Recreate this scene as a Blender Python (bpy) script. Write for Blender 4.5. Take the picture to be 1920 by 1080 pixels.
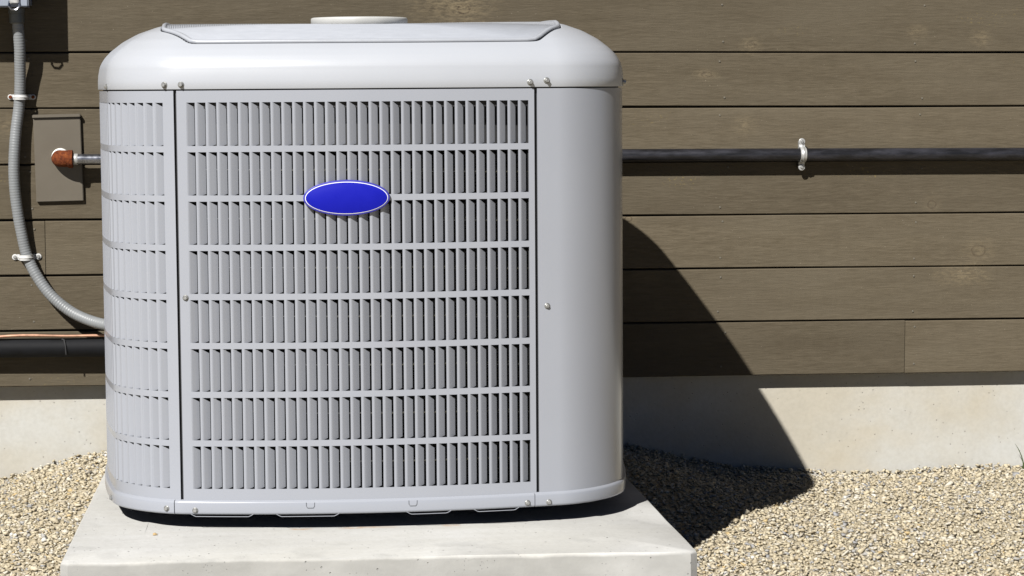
import bpy, bmesh, math, random
import numpy as np
from mathutils import Vector, Matrix, Euler
random.seed(7); rng = np.random.default_rng(7)
for o in list(bpy.data.objects): bpy.data.objects.remove(o)
S = bpy.context.scene
COL = S.collection
rad = math.radians
ZO = 0.87                      # eye height above the gravel, metres

# ------------------------------------------------------------------ camera
def camera():
    f, yaw, pitch, roll = 4436.7, rad(6.2925), rad(5.2985), rad(-0.0456)
    fw = Vector((math.sin(yaw)*math.cos(pitch), math.cos(yaw)*math.cos(pitch), -math.sin(pitch)))
    rt = Vector((math.cos(yaw), -math.sin(yaw), 0)); up = rt.cross(fw)
    r2 = rt*math.cos(roll) + up*math.sin(roll); u2 = up*math.cos(roll) - rt*math.sin(roll)
    cam = bpy.data.cameras.new('camera'); ob = bpy.data.objects.new('camera', cam); COL.objects.link(ob)
    m = Matrix((r2, u2, -fw)).transposed().to_4x4(); m.translation = (0, 0, ZO); ob.matrix_world = m
    cam.sensor_width = 36; cam.lens = 36*f/1920; cam.clip_start = 0.05; cam.clip_end = 500
    S.camera = ob
camera()

# ------------------------------------------------------------------ light
SUN = Vector((0.636, 1.0, -1.008)).normalized()
elev = math.asin(-SUN.z)
world = bpy.data.worlds.new('World'); S.world = world; world.use_nodes = True
wn = world.node_tree.nodes; wl = world.node_tree.links
sky = wn.new('ShaderNodeTexSky'); sky.sky_type = 'NISHITA'; sky.sun_disc = False
sky.air_density = .22; sky.dust_density = 0; sky.altitude = 2500
sky.sun_elevation = elev; sky.sun_rotation = math.atan2(-SUN.x, -SUN.y)
wl.new(sky.outputs[0], wn['Background'].inputs[0]); wn['Background'].inputs[1].default_value = 0.05
sl = bpy.data.lights.new('sun', 'SUN'); sl.energy = 5.0; sl.angle = rad(0.53); sl.color = (1, .975, .935)
so = bpy.data.objects.new('sun', sl); COL.objects.link(so); so.location = (-3, -5, 6)
so.rotation_euler = SUN.to_track_quat('-Z', 'Y').to_euler()
S.view_settings.view_transform = 'Standard'; S.view_settings.look = 'None'
S.view_settings.gamma = 1; S.view_settings.use_curve_mapping = False
S.view_settings.exposure = 0.60
S.cycles.diffuse_bounces = 1; S.cycles.glossy_bounces = 3; S.cycles.max_bounces = 4

# ------------------------------------------------------------------ helpers
def mesh_obj(name, verts, faces, mat, parent=None, smooth=True, sharp=35):
    me = bpy.data.meshes.new(name)
    me.from_pydata([tuple(map(float, v)) for v in verts], [], [tuple(int(i) for i in f) for f in faces])
    me.materials.append(mat); finish(me, smooth, sharp)
    return link(name, me, parent)
def finish(me, smooth=True, sharp=35):
    me.validate(); me.update()
    if smooth:
        me.polygons.foreach_set('use_smooth', [True]*len(me.polygons))
        me.set_sharp_from_angle(angle=rad(sharp))
def link(name, me, parent=None):
    o = bpy.data.objects.new(name, me); COL.objects.link(o); o.parent = parent
    return o
def empty(name, loc, rot=(0, 0, 0)):
    o = bpy.data.objects.new(name, None); COL.objects.link(o); o.location = loc; o.rotation_euler = rot
    o.empty_display_size = .05
    return o
def tag(o, label, cat, group=None):
    o['label'] = label; o['category'] = cat
    if group: o['group'] = group
    return o
class MB:
    def __init__(s): s.v = []; s.f = []
    def add(s, v, f):
        n = len(s.v); s.v += [tuple(map(float, p)) for p in v]; s.f += [tuple(int(i)+n for i in q) for q in f]; return s
    def box(s, x0, x1, y0, y1, z0, z1, c=0.0):
        bm = bmesh.new(); bmesh.ops.create_cube(bm, size=1)
        for q in bm.verts: q.co = ((x0+x1)/2+q.co.x*(x1-x0), (y0+y1)/2+q.co.y*(y1-y0), (z0+z1)/2+q.co.z*(z1-z0))
        if c: bmesh.ops.bevel(bm, geom=list(bm.edges), offset=c, segments=2, affect='EDGES')
        s.bm(bm); return s
    def bm(s, bm):
        bm.verts.index_update(); s.add([q.co for q in bm.verts], [[q.index for q in f.verts] for f in bm.faces]); bm.free()
    def tube(s, path, r, n=12, closed=False, cap=True, up=(0, 0, 1)):
        P = np.array(path, float); m = len(P)
        rr = np.full(m, r) if np.isscalar(r) else np.array(r)
        T = (np.roll(P, -1, 0)-np.roll(P, 1, 0)) if closed else np.gradient(P, axis=0)
        T /= np.linalg.norm(T, axis=1)[:, None]
        N = []; ref = np.array(up, float)
        if abs(T[0] @ ref) > .9: ref = np.array((0, 1., 0))
        for t in T:
            ref = ref-t*(t @ ref); ref /= np.linalg.norm(ref); N.append(ref.copy())
        N = np.array(N); B = np.cross(T, N)
        a = np.linspace(0, 2*np.pi, n, endpoint=False)
        V = P[:, None]+rr[:, None, None]*(np.cos(a)[None, :, None]*N[:, None]+np.sin(a)[None, :, None]*B[:, None])
        V = V.reshape(-1, 3); F = []
        for i in range(m if closed else m-1):
            j = (i+1) % m
            for k in range(n): F.append((i*n+k, i*n+(k+1) % n, j*n+(k+1) % n, j*n+k))
        if cap and not closed:
            F.append(tuple(range(n))[::-1]); F.append(tuple((m-1)*n+k for k in range(n)))
        return s.add(V, F)
    def lathe(s, prof, n=24, axis='z', at=(0, 0, 0)):
        a = np.linspace(0, 2*np.pi, n, endpoint=False); V = []; F = []
        for r, h in prof:
            for t in a:
                p = (r*math.cos(t), r*math.sin(t), h)
                if axis == 'y': p = (p[0], -p[2], p[1])      # h grows towards -y (out of the wall)
                if axis == 'x': p = (p[2], p[0], p[1])
                V.append(np.array(p)+at)
        for i in range(len(prof)-1):
            for k in range(n): F.append((i*n+k, i*n+(k+1) % n, (i+1)*n+(k+1) % n, (i+1)*n+k))
        F.append(tuple(range(n))[::-1]); F.append(tuple((len(prof)-1)*n+k for k in range(n)))
        return s.add(V, F)
    def make(s, name, mat, parent=None, smooth=True, sharp=35): return mesh_obj(name, s.v, s.f, mat, parent, smooth, sharp)
def spline(pts, n):
    P = np.array(pts, float); m = len(P); Q = np.vstack([2*P[0]-P[1], P, 2*P[-1]-P[-2]]); out = []
    d = np.r_[0, np.cumsum(np.linalg.norm(np.diff(P, axis=0), axis=1))]
    for s_ in np.linspace(0, d[-1], n):
        i = min(np.searchsorted(d, s_, 'right')-1, m-2); t = (s_-d[i])/(d[i+1]-d[i])
        a, b, c, e = Q[i], Q[i+1], Q[i+2], Q[i+3]
        out.append(.5*((2*b)+(-a+c)*t+(2*a-5*b+4*c-e)*t*t+(-a+3*b-3*c+e)*t**3))
    return np.array(out)

# ------------------------------------------------------------------ materials
class NT:
    def __init__(s, name):
        s.m = bpy.data.materials.new(name); s.m.use_nodes = True; s.t = s.m.node_tree; s.n = s.t.nodes
        s.b = s.n['Principled BSDF']
    def new(s, t, **k):
        q = s.n.new(t)
        for a, v in k.items(): setattr(q, a, v)
        return q
    def put(s, sock, v):
        if isinstance(v, bpy.types.NodeSocket): s.t.links.new(v, sock)
        elif v is not None: sock.default_value = v
    def coord(s, which='Object', scale=(1, 1, 1), offset=None):
        c = s.new('ShaderNodeTexCoord').outputs[which]
        m = s.new('ShaderNodeMapping'); s.put(m.inputs['Vector'], c); m.inputs['Scale'].default_value = scale
        if offset is not None: s.put(m.inputs['Location'], offset)
        return m.outputs[0]
    def noise(s, vec, scale, detail=4, rough=.55, dist=0):
        q = s.new('ShaderNodeTexNoise'); s.put(q.inputs['Vector'], vec); q.inputs['Scale'].default_value = scale
        q.inputs['Detail'].default_value = detail; q.inputs['Roughness'].default_value = rough; q.inputs['Distortion'].default_value = dist
        return q.outputs['Fac']
    def voro(s, vec, scale, feature='F1', out='Distance', rand=1):
        q = s.new('ShaderNodeTexVoronoi', feature=feature); s.put(q.inputs['Vector'], vec); q.inputs['Scale'].default_value = scale
        q.inputs['Randomness'].default_value = rand
        return q.outputs[out]
    def ramp(s, fac, stops, interp='LINEAR'):
        q = s.new('ShaderNodeValToRGB'); e = q.color_ramp; e.interpolation = interp
        while len(e.elements) < len(stops): e.elements.new(.5)
        for el, (p, c) in zip(e.elements, stops):
            el.position = p; el.color = (c, c, c, 1) if np.isscalar(c) else tuple(c)+(1,)
        s.put(q.inputs[0], fac); return q.outputs[0]
    def mix(s, fac, a, b, mode='MIX'):
        q = s.new('ShaderNodeMix', data_type='RGBA', blend_type=mode)
        s.put(q.inputs[0], fac); s.put(q.inputs[6], a if not isinstance(a, tuple) else a+(1,)); s.put(q.inputs[7], b if not isinstance(b, tuple) else b+(1,))
        return q.outputs[2]
    def math(s, op, a, b=None, clamp=False):
        q = s.new('ShaderNodeMath', operation=op, use_clamp=clamp); s.put(q.inputs[0], a); s.put(q.inputs[1], b); return q.outputs[0]
    def bump(s, h, strength=.3, dist=.01, prev=None):
        q = s.new('ShaderNodeBump'); s.put(q.inputs['Height'], h); q.inputs['Strength'].default_value = strength
        q.inputs['Distance'].default_value = dist
        if prev: s.put(q.inputs['Normal'], prev)
        return q.outputs[0]
    def done(s, col, rough=.5, metal=0, normal=None, spec=.5, coat=0):
        s.put(s.b.inputs['Base Color'], col+(1,) if isinstance(col, tuple) else col)
        s.put(s.b.inputs['Roughness'], rough); s.b.inputs['Metallic'].default_value = metal
        s.b.inputs['Specular IOR Level'].default_value = spec; s.b.inputs['Coat Weight'].default_value = coat
        s.b.inputs['Coat Roughness'].default_value = .12
        if normal: s.put(s.b.inputs['Normal'], normal)
        return s.m

def paint(name, col, rough=.32, coat=.0, spec=.5):
    t = NT(name); v = t.coord('Object')
    n = t.noise(v, 9, 5); d = t.noise(v, 160, 3)
    c = t.mix(t.ramp(n, [(.35, 0), (.75, 1)]), tuple(x*.985 for x in col), tuple(min(1, x*1.01) for x in col))
    sp = t.ramp(t.noise(v, 420, 2), [(.74, 0), (.80, 1)])
    c = t.mix(t.math('MULTIPLY', sp, .15), c, (.16, .15, .13))
    h = t.noise(v, 14, 2)
    r = t.ramp(n, [(.3, rough-.015), (.7, rough+.02)])
    return t.done(c, r, 0, t.bump(d, .02, .0006, t.bump(h, .03, .003)), spec, coat)
def plain(name, col, rough=.5, metal=0, var=.12, scale=40, bump=.1, spec=.5):
    t = NT(name); v = t.coord('Object'); n = t.noise(v, scale, 5)
    c = t.mix(t.ramp(n, [(.3, 0), (.7, 1)]), tuple(x*(1-var) for x in col), tuple(min(1, x*(1+var)) for x in col))
    return t.done(c, t.ramp(n, [(.2, max(.02, rough-.1)), (.8, min(1, rough+.1))]), metal, t.bump(n, bump, .002), spec)

M_BODY = paint('grey_enamel', (.287, .301, .336), .22)
M_CAP = paint('cap_enamel', (.368, .384, .416), .36)
M_LID = plain('motor_cover_plastic', (.43, .43, .415), .45, 0, .05)
M_WIRE = plain('coated_wire', (.325, .34, .372), .4, 0, .03)
M_STEEL = plain('zinc_screw', (.40, .40, .39), .38, .7, .1, 200)
M_WASH = plain('pale_washer', (.20, .20, .19), .45, .4, .15, 200)
M_INNER = plain('inner_frame_shade', (.05, .052, .056), .6)
M_DARK = plain('black_underpan', (.018, .018, .019), .6)
M_BLUE = plain('badge_blue', (.0065, .0090, .31), .5, 0, .03, 40, .03, .12)
M_RIM = plain('badge_rim_violet', (.045, .045, .30), .4, 0, .05, 40, .05, .2)
M_WHITE = plain('badge_white_line', (.78, .79, .82), .35, 0, .02)

def coil_mat():
    t = NT('coil_fins'); v = t.coord('Object')
    w = t.new('ShaderNodeTexWave', wave_type='BANDS', bands_direction='Z'); t.put(w.inputs['Vector'], v)
    w.inputs['Scale'].default_value = 52; w.inputs['Distortion'].default_value = .6
    n = t.noise(v, 60, 3)
    c = t.mix(t.ramp(w.outputs[0], [(.45, 0), (.75, 1)]), (.004, .004, .004), t.mix(n, (.010, .010, .006), (.05, .045, .022)))
    return t.done(c, .5, .2, t.bump(w.outputs[0], .6, .003))
M_COIL = coil_mat()

KNOTS = [(.4402, .1210, .010, .8, .85, 1.5), (.4157, .1311, .022, .1, .7, 2.2), (1.0421, .0479, .009, .3, .6, 1.3), (.9486, -.0130, .006, .5, .7, 2.2), (1.0310, -.1189, .011, .1, .5, 1.2), (1.4354, -.2875, .0100, .5, .25, 1.1),
         (1.5396, -.3872, .014, .4, .5, 1.3), (1.5053, -.4382, .012, .2, .7, 2.6), (1.3984, .0760, .008, .1, .5, 1.5), (1.5373, .0649, .010, .1, .5, 1.2), (.7841, -.3142, .006, .85, .5, 1.6), (-.4830, -.1138, .012, .1, .5, 2.0)]
def wood_mat():
    t = NT('brown_stained_boards')
    inf = t.new('ShaderNodeObjectInfo')
    off = t.new('ShaderNodeCombineXYZ'); t.put(off.inputs[0], t.math('MULTIPLY', inf.outputs['Random'], 37.0)); t.put(off.inputs[2], t.math('MULTIPLY', inf.outputs['Random'], 91.0))
    base = t.coord('Object', (1, 1, 1), off.outputs[0])
    def scaled(sc):
        m = t.new('ShaderNodeMapping'); t.put(m.inputs['Vector'], base); m.inputs['Scale'].default_value = sc; return m.outputs[0]
    g1 = t.noise(scaled((26, 1, 230)), 1, 6, .68, .35)       # saw-cut fibres
    g2 = t.noise(scaled((2.2, 1, 34)), 1, 5, .6, .8)
    blot = t.noise(scaled((3, 1, 9)), 1, 4)
    saw = t.noise(scaled((60, 1, 14)), 1, 4, .65)             # upright saw marks
    c = t.mix(t.ramp(g1, [(.36, 0), (.64, 1)]), (.083, .0675, .0445), (.116, .0955, .0655))
    c = t.mix(t.math('MULTIPLY', t.ramp(g2, [(.38, 1), (.58, 0)]), .45), c, (.072, .058, .038))
    c = t.mix(t.math('MULTIPLY', t.ramp(blot, [(.40, 0), (.66, 1)]), .6), c, (.112, .094, .066))
    c = t.mix(t.math('MULTIPLY', t.ramp(saw, [(.45, 0), (.7, 1)]), .12), c, (.13, .11, .078))
    tint = t.ramp(inf.outputs['Random'], [(0, .86), (1, 1.08)])
    c = t.mix(1, c, tint, 'MULTIPLY')
    kv = t.new('ShaderNodeTexVoronoi', feature='F1'); t.put(kv.inputs['Vector'], scaled((2.6, 1, 5.2))); kv.inputs['Scale'].default_value = 1
    dst = t.math('ADD', kv.outputs['Distance'], t.math('MULTIPLY', t.math('SUBTRACT', t.noise(scaled((60, 1, 60)), 1, 3), .5), .06))
    pick = t.ramp(t.math('MULTIPLY', kv.outputs['Color'], 1.0), [(.83, 0), (.85, 1)])
    halo = t.math('MULTIPLY', t.ramp(dst, [(.03, 1), (.12, 0)]), pick)
    ring = t.math('MULTIPLY', t.ramp(dst, [(.030, 0), (.042, 1), (.056, 0)]), pick)
    c = t.mix(t.math('MULTIPLY', halo, .40), c, (.165, .135, .085))
    c = t.mix(t.math('MULTIPLY', ring, .55), c, (.05, .038, .026))
    # the knots that show in these very boards: x, height, radius, ring strength, halo strength, stretch
    ps = t.new('ShaderNodeSeparateXYZ'); t.put(ps.inputs[0], t.new('ShaderNodeNewGeometry').outputs['Position'])
    wob = t.math('MULTIPLY', t.math('SUBTRACT', t.noise(scaled((45, 1, 60)), 1, 4), .5), .9)
    wob2 = t.math('MULTIPLY', t.math('SUBTRACT', t.noise(scaled((40, 1, 130)), 1, 5, .65), .5), 3.2)
    fib = t.ramp(t.noise(scaled((70, 1, 190)), 1, 4, .7), [(.40, 0), (.60, 1)])
    for kx, kz, kr, kring, khalo, st in KNOTS:
        dx = t.math('DIVIDE', t.math('SUBTRACT', ps.outputs[0], kx), kr*st); dz = t.math('DIVIDE', t.math('SUBTRACT', ps.outputs[2], kz+ZO), kr)
        dd = t.math('SQRT', t.math('ADD', t.math('MULTIPLY', dx, dx), t.math('MULTIPLY', dz, dz)))
        hl = t.ramp(t.math('MULTIPLY', t.math('ADD', dd, wob2), .3), [(.10, 1), (.75, 0)]); hl = t.math('MULTIPLY', hl, fib); c = t.mix(t.math('MULTIPLY', hl, khalo), c, (.19, .152, .095))
        rg = t.ramp(t.math('ADD', dd, wob), [(.62, 0), (.82, 1), (1.0, 0)]); c = t.mix(t.math('MULTIPLY', rg, kring), c, (.045, .032, .022))
    spk = t.ramp(t.noise(scaled((300, 300, 300)), 1, 2), [(.735, 0), (.76, 1)])
    c = t.mix(t.math('MULTIPLY', spk, .5), c, (.42, .38, .30))
    yel = t.math('MULTIPLY', t.ramp(t.noise(scaled((150, 150, 220)), 1, 3), [(.60, 0), (.66, 1)]), t.ramp(t.noise(scaled((2.0, 1, 7)), 1, 2), [(.64, 0), (.74, 1)]))
    c = t.mix(t.math('MULTIPLY', yel, .45), c, (.32, .24, .06))
    h = t.math('ADD', t.math('MULTIPLY', g1, .7), t.math('MULTIPLY', saw, .15))
    return t.done(c, .78, 0, t.bump(ring, -.25, .003, t.bump(h, .7, .0024)), .12)
M_WOOD = wood_mat()
M_GAP = plain('dark_backing_paper', (.012, .011, .010), .9)

def concrete_mat(name, warm, pale, pits=1.0, seam=False):
    t = NT(name); v = t.coord('Object')
    a = t.noise(v, 2.2, 6, .6, .3); b = t.noise(v, 18, 5, .6); d = t.noise(v, 120, 4, .6)
    c = t.mix(t.ramp(a, [(.40, 0), (.60, 1)]), warm, pale)
    c = t.mix(t.math('MULTIPLY', t.ramp(b, [(.45, 0), (.75, 1)]), .25), c, tuple(x*.80 for x in warm))
    c = t.mix(t.math('MULTIPLY', t.ramp(d, [(.35, 1), (.6, 0)]), .14), c, tuple(x*.62 for x in warm))
    st = t.ramp(t.noise(t.coord('Object', (9, 9, 1.6)), 1, 4), [(.58, 0), (.75, 1)])
    c = t.mix(t.math('MULTIPLY', st, .30), c, tuple(x*.72 for x in pale))
    yb = t.ramp(t.noise(t.coord('Object', (2.6, 2.6, 4.5)), 1, 3), [(.62, 0), (.78, 1)])
    c = t.mix(t.math('MULTIPLY', yb, .35), c, (warm[0]*1.0, warm[1]*.86, warm[2]*.62))
    vo = t.new('ShaderNodeTexVoronoi', feature='F1'); t.put(vo.inputs['Vector'], t.coord('Object', (38, 38, 38)))
    rnd = t.ramp(vo.outputs['Color'], [(.68, 0), (.70, 1)])
    pit = t.math('MULTIPLY', t.ramp(vo.outputs['Distance'], [(.07, 1), (.13, 0)]), rnd)
    vo2 = t.new('ShaderNodeTexVoronoi', feature='F1'); t.put(vo2.inputs['Vector'], t.coord('Object', (14, 14, 14)))
    pit2 = t.math('MULTIPLY', t.ramp(t.math('ADD', vo2.outputs['Distance'], t.math('MULTIPLY', b, .1)), [(.11, 1), (.16, 0)]), t.ramp(vo2.outputs['Color'], [(.50, 0), (.52, 1)]))
    pp = t.math('MAXIMUM', pit, pit2)
    c = t.mix(t.math('MULTIPLY', pp, .75*pits), c, (.05, .048, .042))
    nb = t.bump(t.math('MULTIPLY', pp, -1.0), .7*pits, .004, t.bump(d, .18, .002, t.bump(b, .15, .004)))
    return t, c, nb
def foundation_mat():
    t, c, nb = concrete_mat('foundation_concrete', (.415, .383, .315), (.452, .448, .420), .6)
    return t.done(c, .85, 0, nb, .2)
def pad_mat():
    t, c, nb = concrete_mat('pad_concrete', (.475, .468, .44), (.515, .512, .498), 1.0)
    # trowel strokes along the slab and rust marks under the unit's front edge
    tr = t.noise(t.coord('Object', (2.2, 55, 30)), 1, 4)
    c = t.mix(t.math('MULTIPLY', t.ramp(tr, [(.40, 1), (.62, 0)]), .14), c, (.39, .375, .335))
    sp = t.new('ShaderNodeSeparateXYZ'); t.put(sp.inputs[0], t.new('ShaderNodeTexCoord').outputs['Object'])
    dy = t.math('ABSOLUTE', t.math('SUBTRACT', sp.outputs[1], 0.250))
    dy = t.math('ADD', dy, t.math('MULTIPLY', t.noise(t.coord('Object', (40, 90, 40)), 1, 4), .012))
    band = t.ramp(dy, [(.006, 1), (.016, 0)])
    rn = None
    for kx, kw in ((-.117, .022), (-.010, .055), (.125, .018)):
        g1 = t.ramp(t.math('DIVIDE', t.math('ABSOLUTE', t.math('SUBTRACT', sp.outputs[0], kx)), kw), [(.4, 1), (1, 0)])
        rn = g1 if rn is None else t.math('MAXIMUM', rn, g1)
    rn = t.math('MULTIPLY', rn, t.ramp(t.noise(t.coord('Object', (60, 60, 6)), 1, 3), [(.35, .2), (.6, 1)]))
    c = t.mix(t.math('MULTIPLY', t.math('MULTIPLY', band, rn), .75), c, (.38, .20, .07))
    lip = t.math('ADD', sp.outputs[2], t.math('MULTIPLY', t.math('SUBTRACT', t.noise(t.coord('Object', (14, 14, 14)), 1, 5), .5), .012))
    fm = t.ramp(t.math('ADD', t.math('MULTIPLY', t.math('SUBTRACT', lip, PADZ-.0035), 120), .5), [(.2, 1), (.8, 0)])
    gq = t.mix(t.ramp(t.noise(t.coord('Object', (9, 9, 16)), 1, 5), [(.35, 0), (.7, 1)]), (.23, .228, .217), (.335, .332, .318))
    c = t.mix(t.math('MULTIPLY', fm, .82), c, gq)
    return t.done(c, .82, 0, nb, .25)
M_FOUND = foundation_mat(); PADZ = ZO-.735; M_PAD = pad_mat()

def stone_mat():
    t = NT('pale_gravel_stones'); g = t.new('ShaderNodeNewGeometry'); v = t.coord('Object')
    r = g.outputs['Random Per Island']
    c = t.ramp(r, [(0, (.39, .33, .225)), (.12, (.47, .41, .29)), (.28, (.43, .375, .27)), (.42, (.52, .465, .345)), (.58, (.40, .36, .285)),
                   (.68, (.49, .42, .285)), (.80, (.56, .52, .43)), (.885, (.34, .335, .32)), (.93, (.27, .275, .285)), (.965, (.48, .36, .18)), (.98, (.17, .155, .13)), (.988, (.62, .60, .55))], 'CONSTANT')
    n = t.noise(v, 260, 4)
    c = t.mix(t.math('MULTIPLY', t.ramp(n, [(.35, 1), (.65, 0)]), .35), c, (.22, .185, .13))
    c = t.mix(1, c, (1.05, 1.05, 1.06), 'MULTIPLY')
    return t.done(c, .85, 0, t.bump(n, .4, .002), .25)
def soil_mat():
    t = NT('gravel_bed'); v = t.coord('Object')
    n = t.noise(v, 3, 5); k = t.voro(v, 95, 'F1', 'Color'); d = t.voro(v, 95)
    c = t.mix(t.ramp(k, [(.2, 0), (.8, 1)]), (.30, .255, .175), (.44, .385, .28))
    c = t.mix(t.ramp(n, [(.3, 0), (.8, 1)]), c, (.38, .33, .235))
    return t.done(c, .9, 0, t.bump(d, -.9, .008), .2)
M_STONE = stone_mat(); M_SOIL = soil_mat()

def rust_mat():
    t = NT('rusty_iron'); v = t.coord('Object'); n = t.noise(v, 120, 6, .65); m = t.noise(v, 500, 3)
    c = t.ramp(n, [(.30, (.04, .011, .005)), (.48, (.11, .027, .009)), (.62, (.175, .048, .013)), (.8, (.23, .095, .032))])
    return t.done(c, .9, 0, t.bump(m, .5, .002, t.bump(n, .5, .003)), .2)
def black_pipe_mat():
    t = NT('black_iron_pipe'); v = t.coord('Object'); n = t.noise(t.coord('Object', (14, 60, 60)), 1, 5, .65); m = t.noise(v, 300, 3)
    c = t.mix(t.ramp(n, [(.42, 0), (.66, 1)]), (.010, .010, .012), (.030, .030, .038))
    return t.done(c, t.ramp(n, [(.3, .30), (.7, .42)]), .2, t.bump(m, .12, .001), .5)
M_RUST = rust_mat(); M_BPIPE = black_pipe_mat()
M_GALV = plain('galvanised_steel', (.26, .27, .30), .28, .95, .25, 60)
M_GALV2 = plain('bright_zinc_strap', (.42, .42, .41), .45, .4, .15, 150)
M_CONDUIT = plain('grey_ribbed_plastic', (.185, .194, .20), .45, 0, .05, 30)
M_STRAP = plain('pale_grey_strap', (.50, .50, .49), .45, 0, .08, 120)
M_BOX = plain('grey_box_enamel', (.23, .255, .30), .4, 0, .03, 10, .03)
M_PLATE = plain('brown_cover_plate', (.105, .09, .068), .5, 0, .05, 12, .05)
M_FOAM = plain('black_foam_insulation', (.0060, .0064, .0078), .7, 0, .4, 25, .25, .2)
M_COPPER = plain('dull_copper', (.42, .24, .16), .5, .6, .25, 50)
M_BFIT = plain('shade_toned_zinc_fitting', (.10, .105, .10), .45, .4)  # zinc darkened in its colour to stand for the shade under the box
M_SEAL = plain('white_sealant', (.75, .74, .70), .6)
M_PEB = plain('tan_pebble', (.42, .30, .15), .8)
M_GRASS = plain('grass_blade', (.055, .085, .025), .6)

# ------------------------------------------------------------------ house wall
WALL_Y = 4.8886; FND_Y = 4.9230
wall = empty('house_wall', (0.4, FND_Y, 0))
tag(wall, 'brown stained horizontal board wall on a pale concrete foundation', 'wall')
def on_wall(o): o.parent = wall; o.matrix_parent_inverse = Matrix.Translation(-wall.location); return o
LX0, LX1 = -4.0, 6.0
b = MB().box(LX0, LX1, FND_Y, FND_Y+.25, -.35, ZO-.621); fo = b.make('foundation', M_FOUND, None, False)
on_wall(fo); fo['label'] = 'pale cast concrete foundation strip under the boards'
# insect-proof backing behind the boards
on_wall(MB().box(LX0, LX1, WALL_Y+.0165, FND_Y+.25, ZO-.620, 2.95).make('backing', M_GAP, None, False))
PITCH = .11338
joints = {3: [-.4186], 5: [1.3811], 0: [-1.9, 2.45], 1: [.25], 2: [.45, 3.1], 4: [.1, 2.6], -1: [-1.2, 3.3]}
def board(x0, x1, z0, z1, y):
    L, H, T = x1-x0, z1-z0, .0185
    bm = bmesh.new(); n = max(2, int(L/.25))
    # outline in the y-z plane with eased edges; long edges wander a little, like rough sawn stock
    prof = [(T, 0), (.0016, 0), (0, .0016), (0, H-.0016), (.0016, H), (T, H)]
    ph = random.uniform(0, 9); rings = []
    for i in range(n+1):
        x = L*i/n; e0 = .0007*math.sin(ph+x*3.1)+random.uniform(-.0003, .0003); e1 = .0007*math.sin(ph*2+x*2.3)+random.uniform(-.0003, .0003)
        w = .0005*math.sin(ph*3+x*1.7)
        rings.append([bm.verts.new((x, q[0]+w, q[1]+(e0 if q[1] < H/2 else e1))) for q in prof])
    for i in range(n):
        for k in range(6): bm.faces.new((rings[i][k], rings[i+1][k], rings[i+1][(k+1) % 6], rings[i][(k+1) % 6]))
    bm.faces.new(rings[0]); bm.faces.new(rings[-1][::-1]); bmesh.ops.recalc_face_normals(bm, faces=bm.faces)
    me = bpy.data.meshes.new('board'); bm.to_mesh(me); bm.free(); me.materials.append(M_WOOD)
    o = link('board', me); o.location = (x0, y, z0); on_wall(o); return o
boards = {}
for i in range(-18, 6):
    zt = ZO+.0334-PITCH*i; zb = zt-PITCH
    cuts = [LX0]+joints.get(i, [random.uniform(-2.8, -1.4), random.uniform(2.6, 4.2)])+[LX1]
    for a, c in zip(cuts[:-1], cuts[1:]):
        o = board(a+.0006, c-.0006, zb+.0018 if i != 5 else zb-random.uniform(0, .002), zt-.0018, WALL_Y+random.uniform(-.0006, .0006))
        boards.setdefault(i, []).append(o)
# nail heads driven into the boards
nail = bpy.data.meshes.new('nail'); nb_ = MB().lathe([(.0022, -.002), (.0022, .0004), (.0016, .0009)], 10, 'y'); nail.from_pydata(nb_.v, [], nb_.f); nail.materials.append(plain('painted_nail', (.11, .098, .075), .6)); finish(nail)
for i in range(-1, 6):
    for x in (-.445, .985, 1.405, 1.80):
        for dz in (.018, PITCH-.018):
            xx = x+random.uniform(-.012, .012); host = [o for o in boards[i] if o.location.x < xx][-1]
            o = link('nail', nail, host); o.location = (xx-host.location.x, -.0004, dz+random.uniform(-.004, .004))

# ------------------------------------------------------------------ ground and gravel
def gz(x, y):
    x = np.asarray(x, float); y = np.asarray(y, float)
    t = np.clip((y-3.97)/.72, 0, 1); t = t*t*(3-2*t)
    h = .081*np.exp(-((x-.235)/.685)**6)*t
    w = np.clip((y-2.5)/1, 0, 1)*np.clip((5.15-y)/.2, 0, 1)
    return .007+h+w*(.006*np.sin(x*5.1+1)*np.cos(y*4.3)+.004*np.sin(x*13+y*9))
gx = np.unique(np.r_[np.linspace(-60, -1.5, 10), np.arange(-1.5, 3.0, .05), np.linspace(3, 60, 10)])
gy = np.unique(np.r_[np.linspace(-60, 2.5, 12), np.arange(2.5, 5.06, .05), np.linspace(5.1, 60, 8)])
X, Y = np.meshgrid(gx, gy); V = np.c_[X.ravel(), Y.ravel(), gz(X, Y).ravel()-.0014]
nx = len(gx); F = [(j*nx+i, j*nx+i+1, (j+1)*nx+i+1, (j+1)*nx+i) for j in range(len(gy)-1) for i in range(nx-1)]
g = mesh_obj('ground', V, F, M_SOIL); g['kind'] = 'structure'; g['label'] = 'flat bed of pale crushed gravel'

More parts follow.
